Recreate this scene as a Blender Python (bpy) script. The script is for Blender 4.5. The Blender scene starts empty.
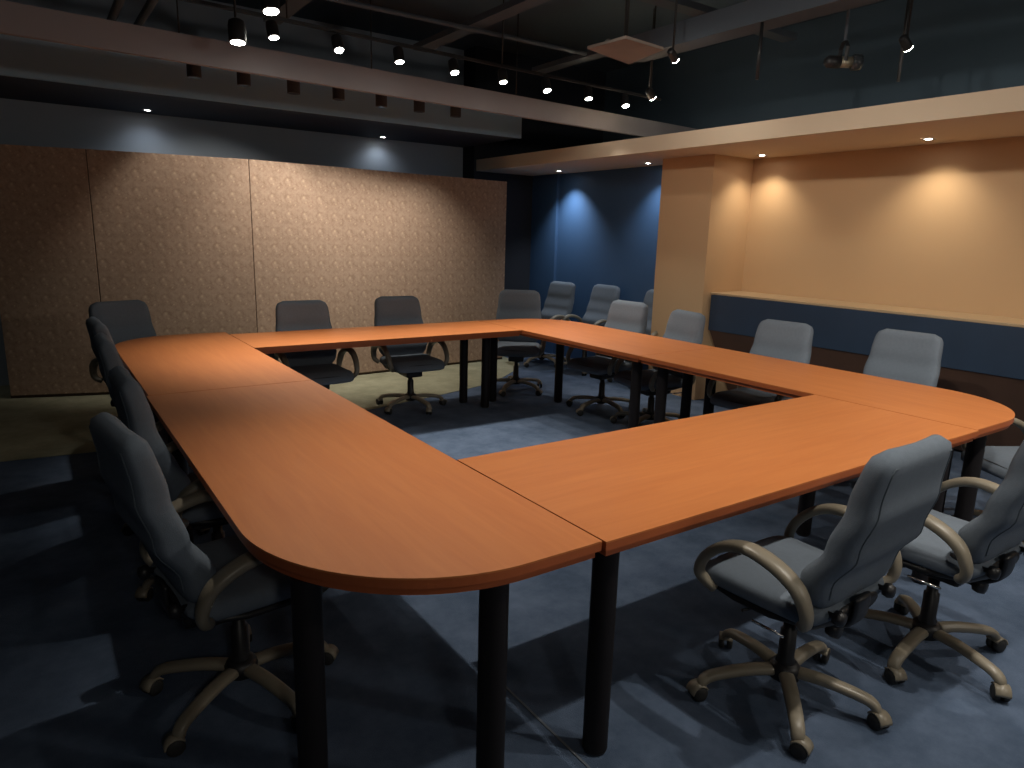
import bpy, bmesh, math, random
from mathutils import Vector, Matrix
random.seed(7)
PI = math.pi
sc = bpy.context.scene
COL = sc.collection

# ------------------------------------------------------------------ camera
CX, CY, CZ = -1.1945, -1.2652, 1.5349
YAW, PITCH, ROLL, FPX = 0.60603, -0.21219, 0.02772, 693.3
f = Vector((math.sin(YAW)*math.cos(PITCH), math.cos(YAW)*math.cos(PITCH), math.sin(PITCH)))
r0 = Vector((math.cos(YAW), -math.sin(YAW), 0)); u0 = r0.cross(f)
cr, sr = math.cos(ROLL), math.sin(ROLL)
r = r0*cr + u0*sr; u = -r0*sr + u0*cr
cam_d = bpy.data.cameras.new('camera'); cam = bpy.data.objects.new('camera', cam_d); COL.objects.link(cam)
cam_d.sensor_width = 36; cam_d.lens = FPX*36/1024; cam_d.clip_start = .05
cam.matrix_world = Matrix(((r.x, u.x, -f.x, CX), (r.y, u.y, -f.y, CY), (r.z, u.z, -f.z, CZ), (0, 0, 0, 1)))
sc.camera = cam

# ------------------------------------------------------------------ world and exposure
w = bpy.data.worlds.new('world'); sc.world = w; w.use_nodes = True
w.node_tree.nodes['Background'].inputs[0].default_value = (.35, .45, .6, 1)
w.node_tree.nodes['Background'].inputs[1].default_value = .02
sc.view_settings.view_transform = 'Standard'; sc.view_settings.look = 'None'
sc.view_settings.gamma = 1; sc.view_settings.use_curve_mapping = False
sc.view_settings.exposure = 0.12

COOL = (.86, .93, 1.0); WARM = (1.0, .88, .66); NEUT = (1.0, .93, .82)
E_TRACK, E_NEAR, E_WALLSPOT, E_ALCOVE, E_RECESS, E_COVE, E_BACK, E_RING, E_SIDE, E_FILL = 64, 84, 40, 56, 18, 7, 80, 118, 108, 54

# ------------------------------------------------------------------ materials
def new_mat(name):
    m = bpy.data.materials.new(name); m.use_nodes = True
    return m, m.node_tree, m.node_tree.nodes['Principled BSDF']
def mat(name, col, rough=.6, metal=0., noise=None, amt=.15, bump=0., bscale=None, spec=.5, emit=None, es=0):
    m, nt, b = new_mat(name)
    b.inputs['Base Color'].default_value = (*col, 1); b.inputs['Roughness'].default_value = rough
    b.inputs['Metallic'].default_value = metal; b.inputs['Specular IOR Level'].default_value = spec
    if emit:
        b.inputs['Emission Color'].default_value = (*emit, 1); b.inputs['Emission Strength'].default_value = es
    if noise:
        tc = nt.nodes.new('ShaderNodeTexCoord'); n = nt.nodes.new('ShaderNodeTexNoise')
        n.inputs['Scale'].default_value = noise; n.inputs['Detail'].default_value = 5
        nt.links.new(tc.outputs['Object'], n.inputs['Vector'])
        mx = nt.nodes.new('ShaderNodeMix'); mx.data_type = 'RGBA'
        mx.inputs[6].default_value = (*[c*(1-amt) for c in col], 1); mx.inputs[7].default_value = (*[min(1, c*(1+amt)) for c in col], 1)
        nt.links.new(n.outputs['Fac'], mx.inputs[0]); nt.links.new(mx.outputs[2], b.inputs['Base Color'])
    if bump:
        tc = nt.nodes.new('ShaderNodeTexCoord'); n2 = nt.nodes.new('ShaderNodeTexNoise')
        n2.inputs['Scale'].default_value = bscale or 200; n2.inputs['Detail'].default_value = 3
        nt.links.new(tc.outputs['Object'], n2.inputs['Vector'])
        bp = nt.nodes.new('ShaderNodeBump'); bp.inputs['Strength'].default_value = bump; bp.inputs['Distance'].default_value = .004
        nt.links.new(n2.outputs['Fac'], bp.inputs['Height']); nt.links.new(bp.outputs['Normal'], b.inputs['Normal'])
    return m

def wood(name, stretch, c1, c2, rough=.43):
    m, nt, b = new_mat(name)
    tc = nt.nodes.new('ShaderNodeTexCoord'); mp = nt.nodes.new('ShaderNodeMapping'); mp.inputs['Scale'].default_value = stretch
    nt.links.new(tc.outputs['Object'], mp.inputs['Vector'])
    n = nt.nodes.new('ShaderNodeTexNoise'); n.inputs['Scale'].default_value = 3.2; n.inputs['Detail'].default_value = 8
    n.inputs['Roughness'].default_value = .62; n.inputs['Distortion'].default_value = .6
    nt.links.new(mp.outputs['Vector'], n.inputs['Vector'])
    cr_ = nt.nodes.new('ShaderNodeValToRGB')
    cr_.color_ramp.elements[0].position = .3; cr_.color_ramp.elements[0].color = (*c1, 1)
    cr_.color_ramp.elements[1].position = .72; cr_.color_ramp.elements[1].color = (*c2, 1)
    nt.links.new(n.outputs['Fac'], cr_.inputs['Fac']); nt.links.new(cr_.outputs['Color'], b.inputs['Base Color'])
    b.inputs['Roughness'].default_value = rough; b.inputs['Specular IOR Level'].default_value = .5
    return m

def carpet(name, c1, c2, rough=1.0):
    m, nt, b = new_mat(name)
    tc = nt.nodes.new('ShaderNodeTexCoord')
    n = nt.nodes.new('ShaderNodeTexNoise'); n.inputs['Scale'].default_value = 3.5; n.inputs['Detail'].default_value = 9; n.inputs['Roughness'].default_value = .7
    nt.links.new(tc.outputs['Object'], n.inputs['Vector'])
    cr_ = nt.nodes.new('ShaderNodeValToRGB')
    cr_.color_ramp.elements[0].position = .35; cr_.color_ramp.elements[0].color = (*c1, 1)
    cr_.color_ramp.elements[1].position = .68; cr_.color_ramp.elements[1].color = (*c2, 1)
    nt.links.new(n.outputs['Fac'], cr_.inputs['Fac']); nt.links.new(cr_.outputs['Color'], b.inputs['Base Color'])
    b.inputs['Roughness'].default_value = rough; b.inputs['Specular IOR Level'].default_value = .1
    n2 = nt.nodes.new('ShaderNodeTexNoise'); n2.inputs['Scale'].default_value = 260
    nt.links.new(tc.outputs['Object'], n2.inputs['Vector'])
    bp = nt.nodes.new('ShaderNodeBump'); bp.inputs['Strength'].default_value = .5; bp.inputs['Distance'].default_value = .006
    nt.links.new(n2.outputs['Fac'], bp.inputs['Height']); nt.links.new(bp.outputs['Normal'], b.inputs['Normal'])
    return m

def panel_fabric(name):
    # brown upholstery with a repeated motif of small curls and pale dots
    m, nt, b = new_mat(name)
    L = nt.links
    tc = nt.nodes.new('ShaderNodeTexCoord'); mp = nt.nodes.new('ShaderNodeMapping')
    mp.inputs['Scale'].default_value = (6.4, 6.4, 6.4)
    L.new(tc.outputs['Object'], mp.inputs['Vector'])
    sep = nt.nodes.new('ShaderNodeSeparateXYZ'); L.new(mp.outputs['Vector'], sep.inputs[0])
    def math_(op, a, b_=None, v=None):
        n = nt.nodes.new('ShaderNodeMath'); n.operation = op
        if hasattr(a, 'links'): L.new(a, n.inputs[0])
        else: n.inputs[0].default_value = a
        if b_ is not None:
            if hasattr(b_, 'links'): L.new(b_, n.inputs[1])
            else: n.inputs[1].default_value = b_
        return n.outputs[0]
    fx = math_('FRACT', sep.outputs['X']); fz = math_('FRACT', sep.outputs['Z'])
    cb = nt.nodes.new('ShaderNodeCombineXYZ'); L.new(fx, cb.inputs[0]); L.new(fz, cb.inputs[1])
    def dots(cx, cz, rad, sharp=1.0):
        dx = math_('SUBTRACT', fx, cx); dz = math_('SUBTRACT', fz, cz)
        d = math_('SQRT', math_('ADD', math_('MULTIPLY', dx, dx), math_('MULTIPLY', dz, dz)))
        mr = nt.nodes.new('ShaderNodeMapRange'); mr.inputs['From Min'].default_value = rad; mr.inputs['From Max'].default_value = rad*.4
        L.new(d, mr.inputs['Value']); return mr.outputs['Result']
    pale = math_('MAXIMUM', math_('MAXIMUM', dots(.3, .72, .1), dots(.42, .42, .075)), dots(.75, .25, .06))
    def ring(cx, cz, rad, wd):
        dx = math_('SUBTRACT', fx, cx); dz = math_('SUBTRACT', fz, cz)
        d = math_('SQRT', math_('ADD', math_('MULTIPLY', dx, dx), math_('MULTIPLY', dz, dz)))
        e = math_('ABSOLUTE', math_('SUBTRACT', d, rad))
        mr = nt.nodes.new('ShaderNodeMapRange'); mr.inputs['From Min'].default_value = wd; mr.inputs['From Max'].default_value = 0
        L.new(e, mr.inputs['Value']); return mr.outputs['Result']
    dark = math_('MAXIMUM', ring(.32, .62, .24, .06), ring(.75, .3, .19, .05))
    n = nt.nodes.new('ShaderNodeTexNoise'); n.inputs['Scale'].default_value = 5; n.inputs['Detail'].default_value = 6; n.inputs['Distortion'].default_value = 1.5
    L.new(cb.outputs[0], n.inputs['Vector'])
    n3 = nt.nodes.new('ShaderNodeTexNoise'); n3.inputs['Scale'].default_value = 3; n3.inputs['Detail'].default_value = 8; L.new(mp.outputs['Vector'], n3.inputs['Vector'])
    base = nt.nodes.new('ShaderNodeValToRGB')
    base.color_ramp.elements[0].position = .35; base.color_ramp.elements[0].color = (.29, .20, .145, 1)
    base.color_ramp.elements[1].position = .7; base.color_ramp.elements[1].color = (.46, .335, .25, 1)
    av = math_('MULTIPLY', math_('ADD', n.outputs['Fac'], n3.outputs['Fac']), .5)
    L.new(av, base.inputs['Fac'])
    m1 = nt.nodes.new('ShaderNodeMix'); m1.data_type = 'RGBA'; m1.inputs[7].default_value = (.2, .11, .07, 1)
    L.new(math_('MULTIPLY', dark, .22), m1.inputs[0]); L.new(base.outputs['Color'], m1.inputs[6])
    m2 = nt.nodes.new('ShaderNodeMix'); m2.data_type = 'RGBA'; m2.inputs[7].default_value = (.72, .55, .38, 1)
    L.new(math_('MULTIPLY', pale, .35), m2.inputs[0]); L.new(m1.outputs[2], m2.inputs[6])
    L.new(m2.outputs[2], b.inputs['Base Color'])
    b.inputs['Roughness'].default_value = .9; b.inputs['Specular IOR Level'].default_value = .15
    return m

M = {
 'wood_y': wood('cherry_wood_lengthwise', (9, .7, 9), (.52, .162, .045), (.595, .205, .060)),
 'wood_x': wood('cherry_wood_crosswise', (.7, 9, 9), (.52, .162, .045), (.595, .205, .060)),
 'edge': mat('dark_cherry_edge', (.42, .105, .03), .45, noise=8, amt=.2),
 'apron': mat('apron_brown', (.05, .022, .014), .6),
 'leg': mat('table_leg_black', (.013, .011, .012), .5, spec=.22),
 'carpet': carpet('blue_carpet', (.06, .088, .14), (.115, .155, .235)),
 'beige': carpet('olive_beige_carpet', (.24, .235, .16), (.36, .35, .25)),
 'panel': panel_fabric('brown_curl_fabric'),
 'trim': mat('panel_edge', (.06, .035, .022), .6),
 'peach': mat('peach_wall_paint', (.56, .37, .21), .8, noise=2, amt=.03),
 'cream': mat('cream_soffit_paint', (.62, .50, .37), .8, noise=2, amt=.03),
 'navywall': mat('blue_wall_paint', (.045, .105, .22), .6, noise=2, amt=.08),
 'darkwall': mat('navy_black_paint', (.014, .018, .028), .8),
 'greywall': mat('grey_blue_wall', (.30, .35, .42), .8, noise=1.5, amt=.06),
 'softgrey': mat('grey_fascia', (.26, .42, .56), .8, noise=1.5, amt=.06),
 'navyceil': mat('navy_soffit', (.035, .05, .08), .8),
 'beam': mat('mauve_beam_paint', (.27, .255, .27), .8, noise=2, amt=.08),
 'black': mat('black_ceiling', (.075, .115, .155), .9),
 'grid': mat('ceiling_grid_grey', (.075, .095, .12), .7),
 'counter': mat('navy_laminate', (.026, .048, .09), .45, noise=4, amt=.2),
 'countertop': mat('tan_counter_top', (.5, .36, .22), .5),
 'brownkick': mat('dark_brown_panel', (.12, .065, .045), .7, noise=5, amt=.2),
 'fabric': mat('slate_fabric', (.15, .18, .22), .95, noise=60, amt=.1, bump=.25, bscale=350, spec=.2),
 'piping': mat('slate_piping', (.10, .125, .15), .9),
 'plastic': mat('black_plastic', (.014, .014, .016), .45),
 'taupe': mat('taupe_plastic', (.235, .205, .155), .38, noise=30, amt=.06),
 'chrome': mat('chrome', (.8, .8, .8), .18, 1.0),
 'rubber': mat('wheel_rubber', (.02, .02, .02), .7),
 'tan': mat('plywood_tan', (.25, .215, .19), .7, noise=6, amt=.15),
 'steel': mat('dull_steel', (.3, .3, .3), .4, .8),
 'glass': mat('smoky_lens', (.03, .035, .04), .15, .0),
 'brass': mat('pale_brass', (.30, .27, .20), .35, .6),
 'lens': mat('lamp_lens', (1, 1, 1), .5, emit=(1, .95, .84), es=60),
 'lensdim': mat('downlight_lens', (1, 1, 1), .5, emit=(1, .96, .9), es=25),
 'globe': mat('fill_lamp_globe', (.9, .88, .8), .4, emit=(1, .93, .82), es=4),
 'taupe_dark': mat('dark_lamp_grey', (.06, .055, .055), .6),
 'seam': mat('seam_tape', (.12, .14, .17), .7),
}

# ------------------------------------------------------------------ helpers
def finish(bm, name, m, parent=None, smooth=False, bevel=0, subs=0, loc=None):
    bmesh.ops.recalc_face_normals(bm, faces=bm.faces)
    me = bpy.data.meshes.new(name); bm.to_mesh(me); bm.free()
    if smooth:
        for p in me.polygons: p.use_smooth = True
    me.materials.append(M[m] if isinstance(m, str) else m)
    o = bpy.data.objects.new(name, me); COL.objects.link(o)
    if parent: o.parent = parent
    if loc: o.location = loc
    if bevel:
        md = o.modifiers.new('bevel', 'BEVEL'); md.width = bevel; md.segments = 3; md.limit_method = 'ANGLE'; md.angle_limit = math.radians(40)
    if subs:
        md = o.modifiers.new('subdiv', 'SUBSURF'); md.levels = subs; md.render_levels = subs
    return o
def tag(o, label, cat, group=None):
    o['label'] = label; o['category'] = cat
    if group: o['group'] = group
    return o
def thing(name, label, cat, loc=(0, 0, 0), rz=0, group=None):
    o = bpy.data.objects.new(name, None); o.empty_display_size = .1; COL.objects.link(o)
    o.location = loc; o.rotation_euler = (0, 0, rz)
    return tag(o, label, cat, group)
def struct(o):
    o['kind'] = 'structure'; return o
def box(bm, x0, x1, y0, y1, z0, z1, mtx=None):
    vs = [bm.verts.new((x, y, z)) for z in (z0, z1) for y in (y0, y1) for x in (x0, x1)]
    for q in ((0, 2, 3, 1), (4, 5, 7, 6), (0, 1, 5, 4), (2, 6, 7, 3), (0, 4, 6, 2), (1, 3, 7, 5)):
        bm.faces.new([vs[i] for i in q])
    if mtx:
        for v in vs: v.co = mtx @ v.co
    return vs
def prism(bm, pts, z0, z1):
    lo = [bm.verts.new((x, y, z0)) for x, y in pts]; hi = [bm.verts.new((x, y, z1)) for x, y in pts]
    n = len(pts)
    bm.faces.new(lo[::-1]); bm.faces.new(hi)
    for i in range(n): bm.faces.new((lo[i], lo[(i+1) % n], hi[(i+1) % n], hi[i]))
def loft(bm, rings, cap=True, closed=False):
    R = [[bm.verts.new(p) for p in ring] for ring in rings]
    n = len(R[0]); k = len(R)
    for i in range(k if closed else k-1):
        a, b_ = R[i], R[(i+1) % k]
        for j in range(n):
            bm.faces.new((a[j], a[(j+1) % n], b_[(j+1) % n], b_[j]))
    if cap and not closed:
        bm.faces.new(R[0][::-1]); bm.faces.new(R[-1])
def lathe(bm, prof, n=24, mtx=None, cap=True):
    rings = []
    for rr, z in prof:
        rings.append([Vector((rr*math.cos(2*PI*i/n), rr*math.sin(2*PI*i/n), z)) for i in range(n)])
    if mtx: rings = [[mtx @ v for v in ring] for ring in rings]
    loft(bm, rings, cap)
def sweep(bm, pts, sizes, n=12, up=Vector((1, 0, 0)), closed=False, power=2.0):
    """tube through pts; sizes = (half-width along 'up', half-thickness) per point"""
    pts = [Vector(p) for p in pts]; k = len(pts); rings = []
    for i, p in enumerate(pts):
        a = pts[(i-1) % k] if (closed or i > 0) else p
        b_ = pts[(i+1) % k] if (closed or i < k-1) else p
        t = (b_-a).normalized()
        s = (up - t*up.dot(t)).normalized(); q = t.cross(s)
        hw, ht = sizes[i] if isinstance(sizes, list) else sizes
        ring = []
        for j in range(n):
            th = 2*PI*(j+.5)/n; c, s_ = math.cos(th), math.sin(th)
            cc = math.copysign(abs(c)**(2/power), c); ss = math.copysign(abs(s_)**(2/power), s_)
            ring.append(p + s*hw*cc + q*ht*ss)
        rings.append(ring)
    loft(bm, rings, not closed, closed)
def catmull(pts, m=6):
    pts = [Vector(p) for p in pts]; out = []
    P = [pts[0]*2-pts[1]] + pts + [pts[-1]*2-pts[-2]]
    for i in range(1, len(P)-2):
        for j in range(m):
            t = j/m; p0, p1, p2, p3 = P[i-1:i+3]
            out.append(.5*((2*p1)+(p2-p0)*t+(2*p0-5*p1+4*p2-p3)*t*t+(3*p1-p0-3*p2+p3)*t**3))
    out.append(pts[-1]); return out
def lerp_tab(tab, x):
    for (a, va), (b_, vb) in zip(tab, tab[1:]):
        if x <= b_:
            t = (x-a)/(b_-a); t = t*t*(3-2*t)
            return va+(vb-va)*t
    return tab[-1][1]
def BOX(name, m, x0, x1, y0, y1, z0, z1, parent=None, bevel=0):
    bm = bmesh.new(); box(bm, x0, x1, y0, y1, z0, z1); return finish(bm, name, m, parent, bevel=bevel)
def PRISM(name, m, pts, z0, z1, parent=None, bevel=0):
    bm = bmesh.new(); prism(bm, pts, z0, z1); return finish(bm, name, m, parent, bevel=bevel)

# ------------------------------------------------------------------ the room
XL, YN, ZC = -4.2, -4.5, 3.75
XR = 4.60          # peach wall at the back of the counter recess
XP = 4.04          # room face of the peach column
YB = 6.75          # far wall behind the fabric panels
YA = 6.47          # dark wall return at the end of the soffit
ZS, ZT, XS = 2.30, 2.435, 3.53   # cream soffit
struct(BOX('floor', 'carpet', XL, 5.6, YN, YB+.2, -.1, 0))
bd = [(XL, 4.12), (-1.48, 4.14), (-.9, 4.08), (.5, 4.12), (1.84, 4.46), (2.2, 4.56), (2.51, 4.66), (2.81, 4.79), (3.39, 5.25), (3.6, 5.5), (3.8, YA), (3.8, YB), (XL, YB)]
struct(PRISM('floor_beige_carpet', 'beige', bd, 0, .004))
struct(BOX('ceiling', 'black', XL, 5.6, YN, YB+.2, ZC, ZC+.1))
struct(BOX('wall_far', 'greywall', XL, 3.5, YB, YB+.2, 0, ZC))
struct(BOX('wall_left', 'darkwall', XL-.2, XL, YN, YB+.2, 0, ZC))
struct(BOX('wall_near', 'darkwall', XL, 5.6, YN-.2, YN, 0, ZC))
struct(BOX('wall_corner', 'darkwall', 3.5, 5.6, YA, YB+.2, 0, ZC))
struct(BOX('wall_alcove', 'navywall', 4.45, 4.65, 3.79, YA, 0, ZS))
struct(BOX('trim_alcove', 'navywall', 4.41, 4.45, 5.94, YA, 0, ZS))
struct(BOX('wall_right', 'peach', XR, XR+.2, YN, 3.15, 0, ZS))
struct(BOX('wall_right_upper', 'black', 5.6, 5.8, YN, YB+.2, 0, ZC))
struct(BOX('wall_column', 'peach', XP, XR+.2, 3.15, 3.79, 0, ZS))
struct(BOX('ceiling_soffit', 'cream', XS, 5.6, YN, YA, ZS, ZT))
struct(BOX('trim_floor_seam', 'seam', .020, .028, -1.2, .62, 0, .003))
# low dark soffit along the far wall, with its grey front board
struct(BOX('ceiling_far_soffit', 'navyceil', XL, 3.5, 5.50, YB, 2.60, 2.66))
struct(BOX('trim_far_fascia', 'softgrey', XL, 3.5, 5.46, 5.50, 2.595, 2.98))

# painted beam across the room, slightly out of square
def sk(x, y0=4.06, k=.07): return y0 + k*(x+1.2)
bmx = bmesh.new()
xa, xb = XL, 5.6
prism(bmx, [(xa, sk(xa)), (xb, sk(xb)), (xb, sk(xb)+.05), (xa, sk(xa)+.05)], 2.61, 2.785)
struct(finish(bmx, 'ceiling_beam', 'beam'))

# ------------------------------------------------------------------ wall counter in the recess
ctr = thing('wall_counter', 'long navy wall counter with tan top ledge under the peach wall', 'counter', (4.13, 0, 0))
def C(x): return x-4.13
BOX('front_panel', 'counter', C(4.13), C(4.17), YN+.02, 3.13, .69, 1.03, ctr, .003)
BOX('top', 'countertop', C(4.125), C(4.595), YN+.02, 3.14, 1.03, 1.05, ctr, .003)
bm = bmesh.new()
for y0, y1 in ((YN+.03, 3.12),):
    v = [bm.verts.new((C(x), y, z)) for y in (y0, y1) for x, z in ((4.14, .69), (4.17, .69), (4.59, .12), (4.59, .02), (4.52, .02))]
    bm.faces.new(v[:5]); bm.faces.new(v[5:][::-1])
    for i in range(5): bm.faces.new((v[i], v[(i+1) % 5], v[5+(i+1) % 5], v[5+i]))
finish(bm, 'sloping_panel', 'brownkick', ctr)

# ------------------------------------------------------------------ partition panels
pl = [(-1.45, 6.10), (-.71, 5.88), (.56, 5.62), (3.58, 5.84)]
plab = ['dark left brown patterned fabric partition panel ending above beige carpet',
        'brown patterned fabric partition panel between the two visible seams',
        'widest brown patterned fabric partition panel reaching the dark corner wall']
for i in range(3):
    a, b_ = Vector((*pl[i], 0)), Vector((*pl[i+1], 0)); d = b_-a; L = d.length; ang = math.atan2(d.y, d.x)
    t = thing('partition_panel', plab[i], 'partition', (a.x, a.y, 0), ang, 'brown fabric partition panels')
    BOX('fabric_face', 'panel', .004, L-.004, 0, .05, .03, 2.147, t, .004)
    BOX('frame', 'trim', .001, L-.001, .012, .07, .006, 2.143, t)

# ------------------------------------------------------------------ tables
def rounded(poly, radii, seg=30):
    out = []; n = len(poly)
    for i, (p, rr) in enumerate(zip(poly, radii)):
        p = Vector(p)
        if rr <= 0: out.append((p.x, p.y)); continue
        a = (Vector(poly[i-1])-p).normalized(); b_ = (Vector(poly[(i+1) % n])-p).normalized()
        c = p+(a+b_)*rr
        s = p+a*rr-c; e = p+b_*rr-c
        for k in range(seg+1):
            t = k/seg*PI/2; v = c+s*math.cos(t)+e*math.sin(t); out.append((v.x, v.y))
    return out
def table(label, poly, radii, legs, m, ri=.045):
    cx = sum(p[0] for p in poly)/len(poly); cy = sum(p[1] for p in poly)/len(poly)
    t = thing('conference_table', label, 'table', (cx, cy, 0), 0, 'cherry conference tables forming the ring')
    P = [(x-cx, y-cy) for x, y in poly]
    top = PRISM('tabletop', m, rounded(P, radii), .735, .740, t)
    PRISM('edge_band', 'edge', rounded(P, radii), .712, .7349, top)
    c = Vector((0, 0))
    def inset(d):
        x0 = min(p[0] for p in P); x1 = max(p[0] for p in P); y0 = min(p[1] for p in P); y1 = max(p[1] for p in P)
        return [((x0+d if p[0] < 0 else x1-d), (y0+d if p[1] < 0 else y1-d)) for p in P]
    PRISM('underframe', 'edge', rounded(inset(.012), [max(0, q-.012) for q in radii]), .690, .7118, t)
    for lx, ly in legs:
        bm = bmesh.new(); lathe(bm, [(.0385, .012), (.0385, .690)], 28)
        lg = finish(bm, 'leg', 'leg', t, True, loc=(lx-cx, ly-cy, 0))
        md = lg.modifiers.new('edges', 'EDGE_SPLIT')
        bm = bmesh.new(); lathe(bm, [(.032, 0), (.036, .004), (.036, .0119)], 24); finish(bm, 'foot_cap', 'plastic', lg)
    return t
W, L_, w_ = 2.216, 4.23, .795
table('near left cherry table with rounded corner closest to the camera', [(-.80, .01), (-.003, .01), (-.003, 2.345), (-.80, 2.345)], [.56, 0, 0, 0],
      [(-.30, .08), (-.70, .33), (-.1, 2.22), (-.7, 2.22)], 'wood_y')
table('far left cherry table beyond the cross seam, rounded at its far corner', [(-.79, 2.351), (-.003, 2.351), (-.003, 4.36), (-.79, 4.36)], [0, 0, 0, .45],
      [(-.1, 2.47), (-.7, 2.98), (-.1, 4.2), (-.6, 4.1)], 'wood_y')
table('near straight cherry table spanning between left and right tables', [(.003, 0), (W-.003, 0), (W-.003, w_), (.003, w_)], [0]*4,
      [(.09, .09), (.1, .70), (2.1, .09), (2.1, .7)], 'wood_x')
table('far straight cherry table running parallel to the brown panels', [(.003, 3.53), (W-.003, 3.53), (W-.003, L_), (.003, L_)], [0]*4,
      [(.12, 4.13), (2.0, 4.13), (.12, 3.62), (2.08, 3.88)], 'wood_x')
table('near right cherry table with rounded tip beside the straight near table', [(W+.003, .01), (3.05, .01), (3.05, 2.127), (W+.003, 2.127)], [0, .52, 0, 0],
      [(2.33, 2.0), (2.88, 2.03), (2.9, .4), (2.45, .09)], 'wood_y')
table('far right cherry table with rounded far corner near the blue alcove', [(W+.003, 2.133), (3.05, 2.133), (3.05, L_), (W+.003, L_)], [0, 0, .5, 0],
      [(2.33, 2.25), (2.88, 2.25), (2.27, 4.05), (2.8, 3.73)], 'wood_y')

# ------------------------------------------------------------------ office chair (faces +Y, origin on the floor under the gas lift)
def make_chair():
    root = thing('office_chair', 'prototype', 'chair')
    # --- backrest: loft along height
    zs = [.475+.535*i/26 for i in range(27)]
    yc = [(.475, -.165), (.58, -.17), (.70, -.235), (.84, -.272), (1.01, -.30)]
    hw = [(.475, .205), (.60, .230), (.74, .232), (.86, .218), (1.01, .208)]
    th = [(.475, .045), (.60, .062), (.80, .056), (1.01, .047)]
    rings = []; outline = {}
    for i, z in enumerate(zs):
        e0 = min(1, (z-.475)/.075); e1 = min(1, (1.01-z)/.065)
        kx = min(1-.36*(1-math.sqrt(max(0, 1-(1-e0)**2))), 1-.26*(1-math.sqrt(max(0, 1-(1-e1)**2))))
        ky = min(math.sqrt(max(0, 1-(1-min(1, (z-.475)/.05+.06))**2)), math.sqrt(max(0, 1-(1-min(1, (1.01-z)/.04+.06))**2)))
        w2 = lerp_tab(hw, z)*kx; t2 = lerp_tab(th, z)*max(.3, ky); y = lerp_tab(yc, z)
        ring = []
        n = 32
        for j in range(n):
            a = 2*PI*j/n; c, s = math.cos(a), math.sin(a)
            x = w2*math.copysign(abs(c)**(2/5.), c); yy = t2*math.copysign(abs(s)**(2/3.2), s)
            # front face slightly dished
            dish = .016*(1-(x/w2)**2) if s > 0 else -.006*(1-(x/w2)**2)
            ring.append((x, y+yy-(dish if s > 0 else dish), z))
        rings.append(ring)
        q = .84; cq = q**2.5; outline[i] = (w2*q, y-t2*math.sqrt(1-cq*cq)**(2/3.2)+.006*(1-q*q), z)
    bm = bmesh.new(); loft(bm, rings)
    back = finish(bm, 'backrest', 'fabric', root, True)
    for nm, sgn in (('piping', -1),):
        idx = list(range(3, 25))
        pth = [(outline[i][0], outline[i][1], outline[i][2]) for i in idx] + [(-outline[i][0], outline[i][1], outline[i][2]) for i in idx[::-1]]
        bm = bmesh.new(); sweep(bm, pth, (.0028, .0028), 6, Vector((0, 1, 0)), closed=True)
        finish(bm, nm, 'piping', back, True)
    # --- seat cushion: loft along y
    rings = []; N = 22
    for i in range(N+1):
        s = i/N; y = -.205+.465*s
        e = min(1, s/.16, (1-s)/.22) if s not in (0, 1) else 0
        k = math.sqrt(max(0, 1-(1-e)**2)); w2 = .238*(.80+.20*k)*(1-.05*(1-s)); t2 = .042*max(.25, k)
        zc = .462-.035*max(0, (s-.72)/.28)**2 - .006*math.sin(PI*s)
        ring = []
        for j in range(28):
            a = 2*PI*j/28; c, sn = math.cos(a), math.sin(a)
            x = w2*math.copysign(abs(c)**(2/4.5), c); z = t2*math.copysign(abs(sn)**(2/2.6), sn)
            z += .010*(x/w2)**2 if sn > 0 else 0
            ring.append((x, y, zc+z))
        rings.append(ring)
    bm = bmesh.new(); loft(bm, rings); finish(bm, 'seat', 'fabric', root, True)
    # --- moulded shell under the seat
    rings = []
    for i, (y, w2, z0) in enumerate([(-.21, .13, .425), (-.17, .20, .405), (-.05, .225, .392), (.08, .225, .39), (.18, .215, .398), (.235, .17, .415)]):
        rings.append([(w2*math.copysign(abs(math.cos(a))**.5, math.cos(a)), y, z0+.028+.028*math.sin(a)) for a in [2*PI*j/20 for j in range(20)]])
    bm = bmesh.new(); loft(bm, rings); finish(bm, 'seat_shell', 'plastic', root, True)
    # --- back bracket
    bm = bmesh.new()
    sweep(bm, catmull([(0, -.03, .365), (0, -.14, .372), (0, -.205, .405), (0, -.222, .45), (0, -.222, .50)], 4), (.045, .010), 10, Vector((1, 0, 0)), power=3)
    finish(bm, 'back_bracket', 'plastic', root, True)
    # --- armrests
    for sx in (-1, 1):
        x = .268*sx
        path = catmull([(x*.84, -.165, .445), (x*.96, -.19, .470), (x, -.192, .515), (x*1.02, -.160, .575), (x*1.03, -.085, .618), (x*1.03, .01, .634), (x*1.03, .095, .608), (x*1.01, .165, .545), (x*.97, .19, .475), (x*.84, .15, .425)], 5)
        k = len(path); sz = []
        for i in range(k):
            s = i/(k-1); b_ = math.exp(-((s-.45)/.26)**2)
            sz.append((.019+.012*b_, .016+.003*b_))
        bm = bmesh.new(); sweep(bm, path, sz, 12, Vector((1, 0, 0)), power=2.6); finish(bm, 'armrest', 'taupe', root, True)
    for sx in (-1, 1):
        bm = bmesh.new(); lathe(bm, [(.008, -.03), (.009, .0), (.021, .004), (.024, .018), (.019, .032), (.006, .036)], 16, Matrix.Translation((.15*sx, -.215, .475)) @ Matrix.Rotation(PI/2, 4, 'X'))
        finish(bm, 'back_knob', 'plastic', root, True)
    # --- tilt mechanism, knobs, lever
    bm = bmesh.new(); box(bm, -.075, .075, -.11, .10, .335, .392); finish(bm, 'tilt_mechanism', 'plastic', root, bevel=.015)
    bm = bmesh.new(); mt = Matrix.Translation((0, -.12, .35)) @ Matrix.Rotation(PI/2, 4, 'X')
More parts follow.
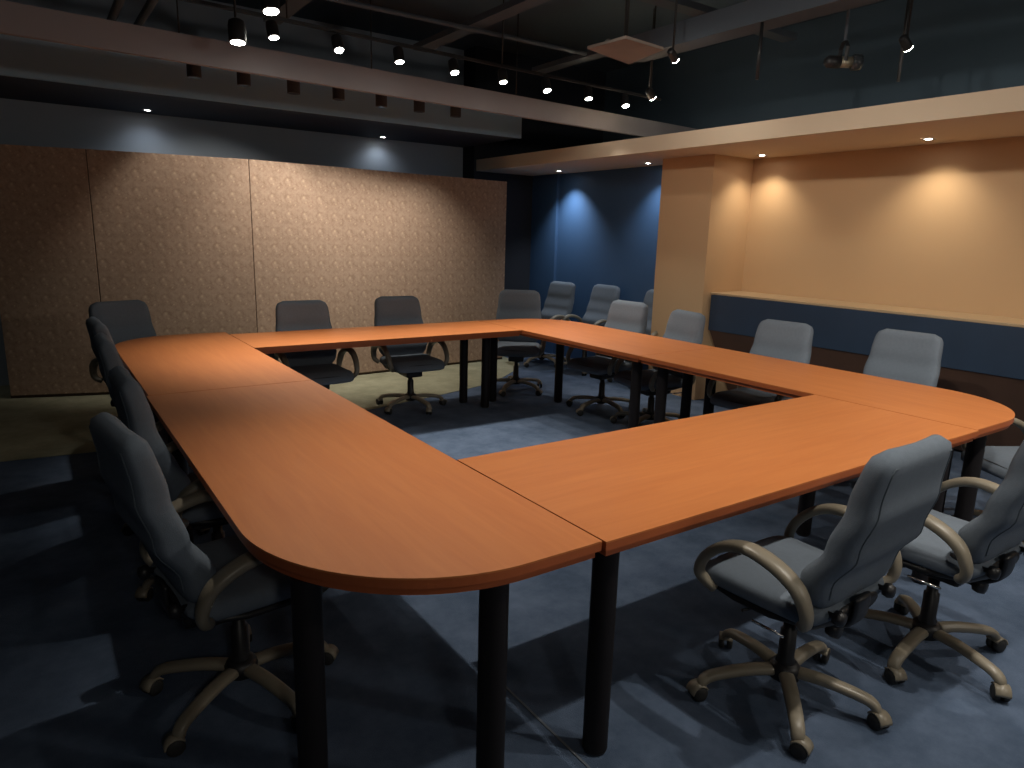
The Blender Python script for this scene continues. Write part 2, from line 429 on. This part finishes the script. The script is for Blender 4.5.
    lathe(bm, [(.012, -.03), (.012, .01), (.026, .012), (.030, .03), (.026, .048), (.01, .052)], 16, mt); finish(bm, 'tension_knob', 'plastic', root, True)
    bm = bmesh.new(); sweep(bm, [(-.06, .03, .37), (-.15, .035, .385), (-.225, .04, .395)], (.005, .005), 8, Vector((0, 1, 0)))
    lv = finish(bm, 'height_lever', 'plastic', root, True)
    bm = bmesh.new(); sweep(bm, [(-.243, -.12, .390), (-.243, -.01, .390)], (.005, .005), 8, Vector((0, 0, 1)))
    finish(bm, 'seat_rail', 'chrome', root, True)
    # --- lift column
    bm = bmesh.new(); lathe(bm, [(.032, .09), (.032, .14), (.027, .15), (.027, .25), (.020, .255), (.020, .34)], 20); finish(bm, 'gas_lift', 'plastic', root, True)
    bm = bmesh.new(); lathe(bm, [(.038, .068), (.052, .078), (.054, .112), (.042, .128), (.03, .132)], 24); finish(bm, 'base_hub', 'plastic', root, True)
    # --- five star base
    for k in range(5):
        a = PI/2 + 2*PI*k/5
        d = Vector((math.cos(a), math.sin(a), 0)); sd = Vector((-d.y, d.x, 0))
        pth = [d*.03+Vector((0, 0, .102)), d*.12+Vector((0, 0, .104)), d*.21+Vector((0, 0, .094)), d*.265+Vector((0, 0, .082)), d*.286+Vector((0, 0, .066)), d*.29+Vector((0, 0, .052))]
        pth = catmull(pth, 3); kk = len(pth)
        bm = bmesh.new(); sweep(bm, pth, [(.026-.006*i/(kk-1), .017-.002*i/(kk-1)) for i in range(kk)], 12, sd, power=2.6)
        lg = finish(bm, 'base_leg', 'taupe', root, True)
        p = d*.29
        sw = a + .9*(k % 3) - .7                       # caster swivel
        wd = Vector((math.cos(sw), math.sin(sw), 0)); off = p + wd*.012
        ax = Vector((-wd.y, wd.x, 0))
        rot = Matrix((( ax.x, wd.x, 0, 0), (ax.y, wd.y, 0, 0), (0, 0, 1, 0), (0, 0, 0, 1)))
        base = Matrix.Translation((off.x, off.y, .027)) @ rot @ Matrix.Rotation(PI/2, 4, 'Y')
        bm = bmesh.new()
        for q in (-1, 1):
            lathe(bm, [(.010, q*.005), (.025, q*.006), (.027, q*.010), (.027, q*.020), (.023, q*.025), (.008, q*.026)], 20, base)
        finish(bm, 'caster_wheel', 'rubber', lg, True)
        # hood over the wheels
        rings = []
        for j in range(11):
            t = PI*(.02+.80*j/10); rr = .0305
            c = Vector((off.x, off.y, .027)) + wd*(rr*math.cos(t)) + Vector((0, 0, rr*math.sin(t)))
            n1 = (wd*math.cos(t)+Vector((0, 0, math.sin(t))))
            rings.append([c+ax*.024+n1*.002, c+ax*.024-n1*.003, c-ax*.024-n1*.003, c-ax*.024+n1*.002])
        bm = bmesh.new(); loft(bm, rings); finish(bm, 'caster_hood', 'taupe', lg, True)
    return root
def dup(root):
    c = root.copy(); COL.objects.link(c)
    for ch in list(root.children):
        a = ch.copy(); COL.objects.link(a); a.parent = c
        for g in ch.children:
            b_ = g.copy(); COL.objects.link(b_); b_.parent = a
    return c
chair0 = make_chair()
# x, y, facing angle (deg from +X), z-drop of seat group, label
G = 'slate fabric office chairs with taupe arms'
chairs = [
 (.812, -.062, 92, .02, 'slate office chair in front of near table, whole base visible at lower right'),
 (1.51, -.20, 90, 0, 'slate office chair cut by right picture edge, in front of near table'),
 (3.02, .02, 150, .02, 'mostly hidden slate office chair beyond the rounded right table tip'),
 (3.27, .99, 182, .03, 'slate office chair against navy counter, nearest the rounded right tip'),
 (3.03, 1.74, 184, .04, 'slate office chair at the left end of the navy counter'),
 (2.93, 2.66, 168, .05, 'slate office chair in front of the peach column'),
 (2.95, 3.29, 184, .035, 'slate office chair just left of the peach column, at the table'),
 (2.72, 4.32, 232, .025, 'slate office chair at far right table corner, before the dark wall'),
 (1.49, 4.19, 267, .045, 'dark slate office chair at far table, right one before the panels'),
 (.60, 4.06, 270, .045, 'dark slate office chair at far table, left one near panel seam'),
 (-.57, 4.47, 290, .05, 'slate office chair at the far left rounded table corner'),
 (-.615, 3.36, 2, .015, 'farthest slate office chair along left table, mostly hidden behind others'),
 (-.635, 2.62, 0, .015, 'second farthest slate office chair along the left table'),
 (-.64, 1.72, 1, .03, 'slate office chair beside left table, just behind the nearest one'),
 (-.74, .935, 8, .02, 'nearest slate office chair at left table, seen in full profile'),
 (3.84, 5.38, 184, .02, 'leftmost slate office chair parked against the blue alcove wall'),
 (4.04, 4.82, 182, .02, 'second slate office chair parked in the blue alcove'),
 (4.11, 4.00, 184, .02, 'slate office chair in blue alcove half hidden by the peach column'),
]
star = [-13, -48, 12, 25, -14, 30, 8, -20, 10, -30, 0, 18, -12, 26, -5, 14, -24, 30]
UPPER = ('backrest', 'seat', 'seat_shell', 'back_bracket', 'armrest', 'back_knob', 'tilt_mechanism', 'tension_knob', 'height_lever', 'seat_rail')
for i, (x, y, a, drop, lab) in enumerate(chairs):
    c = chair0 if i == len(chairs)-1 else dup(chair0)
    c.location = (x, y, .004 if (y > 4.3 and x < 2) else 0); c.rotation_euler = (0, 0, math.radians(a-90))
    tag(c, lab, 'chair', G)
    for ch in c.children:
        if ch.name.split('.')[0] in UPPER: ch.location.z -= drop
        elif ch.name.split('.')[0] == 'base_leg': ch.rotation_euler = (0, 0, math.radians(star[i]))

# ------------------------------------------------------------------ lamps
def add_spot(parent, loc, direction, energy, col, size=80, blend=.6, radius=.03):
    d = bpy.data.lights.new('lamp_light', 'SPOT'); d.energy = energy; d.color = col
    d.spot_size = math.radians(size); d.spot_blend = blend; d.shadow_soft_size = radius
    o = bpy.data.objects.new('lamp_light', d); COL.objects.link(o); o.parent = parent
    o.location = loc; o.rotation_euler = Vector(direction).to_track_quat('-Z', 'Y').to_euler()
    return o
def head(parent, direction, m_body='plastic', rad=.04, ln=.11, lens='lens', lensr=None):
    """cylindrical lamp head whose lens centre is at the parent's origin"""
    q = Vector(direction).to_track_quat('Z', 'Y').to_matrix().to_4x4()
    bm = bmesh.new(); lathe(bm, [(rad*.55, -ln), (rad*.9, -ln*.9), (rad, -ln*.7), (rad, 0), (rad*.9, .004), (rad*.88, -.006)], 24, q, True)
    h = finish(bm, 'lamp_head', m_body, parent, True); h.modifiers.new('edges', 'EDGE_SPLIT')
    if lens:
        bm = bmesh.new(); lathe(bm, [(lensr or rad*.8, .005), (rad*.3, .011)], 20, q); finish(bm, 'lens', lens, parent)
    return h
def stem(parent, top, x=0, y=0, r_=.008, m='plastic', z0=.02):
    bm = bmesh.new(); lathe(bm, [(r_, z0), (r_, top)], 10, Matrix.Translation((x, y, 0))); return finish(bm, 'stem', m, parent, True)

# front track with its row of glaring lamps
def rail(name, a, b_, label, m='plastic', hw=.018, hh=.016, cat='track'):
    a, b_ = Vector(a), Vector(b_); c = (a+b_)/2; d = (b_-a); t = thing(name, label, cat, c)
    sd = Vector((-d.y, d.x, 0)).normalized()
    bm = bmesh.new(); sweep(bm, [-d/2, d/2], (hw, hh), 4, sd)
    finish(bm, 'rail', m, t)
    n = max(2, int(d.length/1.6))
    for i in range(n+1):
        p = -d/2*.94 + d*.94*i/n
        bm = bmesh.new(); lathe(bm, [(.006, hh), (.006, ZC-c.z-p.z-.001)], 8, Matrix.Translation(p)); finish(bm, 'hanger', m, t, True)
    return t
def ry(x): return 3.90+.06*(x-.8)
rail('lighting_track', (-1.6, ry(-1.6)+.03, 2.93), (4.3, ry(4.3)+.03, 2.93), 'black lighting track just in front of the mauve beam')
row = [.32, .79, 1.28, 1.78, 2.27, 2.76, 3.27, 3.77]
names = ['first', 'second', 'third', 'fourth', 'fifth', 'sixth', 'seventh', 'eighth']
for i, x in enumerate(row):
    y = ry(x); t = thing('track_spotlight', 'glaring track spotlight, %s from the left in the row above the beam' % names[i], 'lamp', (x, y, 2.80), 0, 'track spotlights above the mauve beam')
    dr = (.06*(3-i)/3, -.38 if i % 2 else -.26, -.92)
    head(t, dr); stem(t, .112, 0, .03)
    add_spot(t, Vector(dr).normalized()*.03, dr, E_TRACK, NEUT, 72, 1)
for (x, y, z, lab, dr) in [(.14, 3.29, 2.80, 'large glaring spotlight highest in the picture, nearest the camera', (.05, -.22, -.95)),
                           (.05, 3.74, 2.70, 'large glaring spotlight hanging low in front of the mauve beam', (-.02, -.14, -.98))]:
    t = thing('track_spotlight', lab, 'lamp', (x, y, z), 0, 'large spotlights at the left end')
    head(t, dr, rad=.055, ln=.14)
    stem(t, ZC-z, 0, .03, z0=-.01)
    add_spot(t, Vector(dr).normalized()*.03, dr, E_NEAR, NEUT, 62, 1)
# lamps seen side-on towards the right
for (x, y, z, dr, lab, r_) in [(3.62, 3.57, 2.79, (.75, .2, -.5), 'side-on spotlight hanging right of the lamp row, above the cream soffit', .036),
                           (2.79, 2.53, 2.80, (.8, .2, -.45), 'side-on spotlight just right of the hanging tan board', .028),
                           (4.00, 1.50, 2.88, (.72, -.1, -.6), 'side-on bright spotlight at upper right over the cream soffit', .032)]:
    t = thing('hanging_spotlight', lab, 'lamp', (x, y, z)); head(t, dr, rad=r_, ln=.1, lensr=r_*.95); stem(t, ZC-z, -.03, 0)
    add_spot(t, Vector(dr).normalized()*.03, dr, E_COVE, NEUT, 120, 1)

# rear row: dark cylinders aimed at the panels
rail('lighting_track', (-1.8, 4.93, 2.86), (3.2, 4.93, 2.86), 'black lighting track hidden behind the mauve beam')
for i, (x, y, z) in enumerate([(.0, 4.9, 2.72), (.37, 4.9, 2.71), (.77, 4.9, 2.70), (1.16, 4.9, 2.70), (1.56, 4.9, 2.69), (1.94, 4.9, 2.69), (2.33, 4.9, 2.69)]):
    t = thing('wall_spotlight', 'dark cylindrical spotlight, %s from the left below the beam edge' % names[i], 'lamp', (x, y, z-.06), 0, 'dark spotlights behind the mauve beam')
    bm = bmesh.new(); lathe(bm, [(.052, 0), (.052, .13), (.03, .145)], 24); h = finish(bm, 'lamp_head', 'taupe_dark', t, True); h.modifiers.new('e', 'EDGE_SPLIT')
    bm = bmesh.new(); lathe(bm, [(.042, -.002), (.03, -.0035)], 20); finish(bm, 'lens', 'lensdim' if False else 'glass', t)
    bm = bmesh.new(); lathe(bm, [(.008, .145), (.008, 2.845-z+.06)], 8); finish(bm, 'stem', 'plastic', t, True)
    if i: add_spot(t, (0, .0, -.02), (.0, .62, -.66) if i == 1 else (.05, .62, -.88-.12*i), E_WALLSPOT, NEUT, 86 if i == 1 else 80, .4 if i == 1 else .75)
# lamps over the camera's end of the room, out of the picture
rail('lighting_track', (-.3, -.87, 3.03), (4.2, -.87, 3.03), 'black lighting track over the near chairs, out of the picture')
for i, (x, y, dr, e) in enumerate([(.7, -.9, (.1, .35, -.9), .5), (1.3, -.9, (.1, .3, -.85), 1), (2.4, -.9, (.1, .3, -.85), 1), (3.5, -.9, (-.1, .3, -.85), .8)]):
    t = thing('track_spotlight', 'track spotlight out of the picture above the near chairs', 'lamp', (x, y, 2.9), 0, 'track spotlights over the near chairs')
    head(t, dr); stem(t, .112, 0, .03)
    add_spot(t, Vector(dr).normalized()*.03, dr, E_BACK*e, NEUT, 95, .9)
rail('lighting_track', (-.3, 1.23, 3.13), (1.2, 1.23, 3.13), 'black lighting track crosswise over the inner edge of the near tables')
rail('lighting_track', (-.3, .23, 3.13), (1.2, .23, 3.13), 'black lighting track over the middle of the tables, out of the picture')
for i, (x, y, dr, e, sz) in enumerate([(.03, 1.2, (.12, -.22, -1), E_RING, 82), (.42, 1.2, (1, .32, -.5), E_SIDE, 75), (.42, .2, (1, .12, -.5), E_SIDE, 75)]):
    t = thing('track_spotlight', 'track spotlight out of the picture above the table ring', 'lamp', (x, y, 2.95 if y > 1 else 3.0), 0, 'track spotlights over the middle of the tables')
    head(t, dr); stem(t, .112, 0, .03)
    add_spot(t, Vector(dr).normalized()*.03, dr, e, NEUT, sz, 1)
for (x, y, lab) in [(-1.3, -3.0, 'round added fill lamp behind the camera, left one'), (2.6, -3.0, 'round added fill lamp behind the camera, right one')]:  # unseen globes added as fill for the shadows, beam and ceiling
    t = thing('fill_lamp', lab, 'lamp', (x, y, 2.7), 0, 'added fill lamps behind the camera')
    bm = bmesh.new(); lathe(bm, [(.02, .11), (.07, .09), (.105, .04), (.115, -.01), (.09, -.07), (.03, -.105)], 24); finish(bm, 'globe', 'globe', t, True)
    stem(t, ZC-2.7, z0=.1)
    d = bpy.data.lights.new('lamp_light', 'POINT'); d.energy = E_FILL*(.55 if x < 0 else 1.1); d.color = NEUT; d.shadow_soft_size = .12
    o = bpy.data.objects.new('lamp_light', d); COL.objects.link(o); o.parent = t; o.location = (0, 0, -.26)
# recessed downlights
def downlight(x, y, z, lab, energy, col, aim=(0, 0, -1), size=100, blend=.7, group='recessed downlights'):
    t = thing('recessed_downlight', lab, 'lamp', (x, y, z-.001), 0, group)
    bm = bmesh.new(); rings = []
    lathe(bm, [(.032, -.001), (.044, -.006), (.047, -.001)], 24, cap=False); finish(bm, 'trim_ring', 'steel', t, True)
    bm = bmesh.new(); lathe(bm, [(.031, 0), (.02, -.004)], 20); finish(bm, 'lens', 'lensdim', t)
    add_spot(t, (0, 0, -.02), aim, energy, col, size, blend, .02)
downlight(4.18, 5.62, ZS, 'small downlight in cream soffit, left one above the blue alcove', E_ALCOVE, COOL, (.16, .0, -1), 100, 1)
downlight(4.21, 4.16, ZS, 'small downlight in cream soffit beside the peach column, above blue alcove', E_ALCOVE*.5, COOL, (.1, .0, -1), 100, 1)
downlight(4.37, 2.89, ZS, 'small downlight in the recess corner beside the peach column', E_RECESS, WARM, (.1, .05, -1), 112, 1)
downlight(4.30, 1.42, ZS, 'small bright downlight midway along the peach recess', E_RECESS, WARM, (.2, 0, -1), 112, 1)
downlight(4.30, .0, ZS, 'small downlight in cream soffit right of the picture edge', E_RECESS, WARM, (.2, 0, -1), 112, 1)
downlight(-.13, 6.49, 2.60, 'left downlight in the navy soffit above the brown panels', 3, COOL, (0, .15, -1), 130, 1)
downlight(2.32, 6.57, 2.60, 'right downlight in the navy soffit above the brown panels', 3, COOL, (0, .15, -1), 130, 1)

# ------------------------------------------------------------------ ceiling clutter
for i, (yy, z) in enumerate([(2.91, 3.3), (1.3, 3.3), (-.4, 3.3)]):
    t = tag(BOX('ceiling_grid_bar', 'grid', XL+.01, XR+.03, yy-.07, yy+.07, z, z+.05), ['grey grid bar crossing the dark ceiling above the tan board', 'grey grid bar crossing dark ceiling at upper right', 'grey grid bar crossing ceiling over the near table'][i], 'ceiling bar', 'grey ceiling grid bars')
for i, xx in enumerate([3.5, 2.1, .7, -.9]):
    t = tag(BOX('ceiling_grid_bar', 'grid', xx-.07, xx+.07, YN+.01, 5.2, 3.235, 3.285), ['grey grid bar running lengthwise, rightmost', 'grey lengthwise grid bar above the tan board', 'grey lengthwise grid bar above inner left table edge', 'grey lengthwise grid bar above the left chairs'][i], 'ceiling bar', 'grey ceiling grid bars')
tag(BOX('ceiling_duct', 'grid', 3.02, 3.22, -2.5, 3.3, 2.98, 3.14), 'dark rectangular duct running along the ceiling at upper right', 'duct')
def pipe(label, a, b_, rad, m='grid'):
    a, b_ = Vector(a), Vector(b_); d = (b_-a).normalized()
    up = Vector((0, 0, 1))
    bm = bmesh.new(); sweep(bm, [a, b_], (rad, rad), 12, up); return tag(finish(bm, 'ceiling_pipe', m, None, True), label, 'pipe')
pipe('thin grey pipe crossing the ceiling above the lamp row', (-3, 4.16, 3.2), (3.27, 4.12, 3.2), .018)
pipe('left of two slanting grey pipes at upper left ceiling', (-.50, 5.4, 3.05), (-.52, 1.0, 3.05), .03)
pipe('right of two slanting grey pipes at upper left ceiling', (-.32, 5.4, 3.05), (-.30, 1.0, 3.05), .03)

# hanging tan board with hardware on top
t = thing('hanging_board', 'square tan board hanging below the dark ceiling with small hardware', 'board', (2.36, 2.60, 2.80))
bm = bmesh.new(); prism(bm, [(-.24, .12), (-.22, -.24), (.17, -.20), (.28, .25)], 0, .018); finish(bm, 'board', 'tan', t)
bm = bmesh.new(); lathe(bm, [(.015, .018), (.015, ZC-2.80-.002)], 12); finish(bm, 'hanging_rod', 'plastic', t, True)
bm = bmesh.new(); box(bm, -.10, -.02, -.06, .03, .0185, .06); finish(bm, 'bracket', 'tan', t, bevel=.006)
bm = bmesh.new(); lathe(bm, [(.02, .0185), (.022, .05), (.01, .06)], 14, Matrix.Translation((-.14, .02, 0))); finish(bm, 'knob', 'steel', t, True)

# theatre-style fixture at upper right
t = thing('stage_spotlight', 'stage spotlight with pale brass barrel and round lens hanging at upper right', 'lamp', (3.55, 1.70, 2.755), math.radians(-35))
rx = Matrix.Rotation(PI/2, 4, 'Y')
bm = bmesh.new(); lathe(bm, [(.025, -.12), (.04, -.10), (.04, -.02)], 20, rx); finish(bm, 'lamp_housing', 'plastic', t, True)
bm = bmesh.new(); lathe(bm, [(.036, -.02), (.036, .06)], 20, rx); finish(bm, 'barrel', 'brass', t, True)
bm = bmesh.new(); lathe(bm, [(.04, .06), (.052, .07), (.052, .12), (.04, .125)], 24, rx); finish(bm, 'lens_tube', 'glass', t, True)
bm = bmesh.new(); sweep(bm, [(0, -.045, 0), (0, -.055, .09), (0, -.02, .13), (0, .02, .13), (0, .055, .09), (0, .045, 0)], (.015, .004), 8, Vector((1, 0, 0))); finish(bm, 'yoke', 'plastic', t)
bm = bmesh.new(); lathe(bm, [(.01, .13), (.01, ZC-2.755-.002)], 10); finish(bm, 'stem', 'grid', t, True)
for (x, y, z0, z1, lab) in [(3.04, 2.0, 2.62, 2.98, 'thin vertical drop rod hanging left of the stage spotlight'), (4.15, 1.62, 2.70, ZC-.002, 'thin vertical drop rod hanging right of the stage spotlight')]:
    bm = bmesh.new(); lathe(bm, [(.012, z0), (.012, z1)], 10, Matrix.Translation((x, y, 0))); o = finish(bm, 'drop_rod', 'plastic', None, True); tag(o, lab, 'rod')
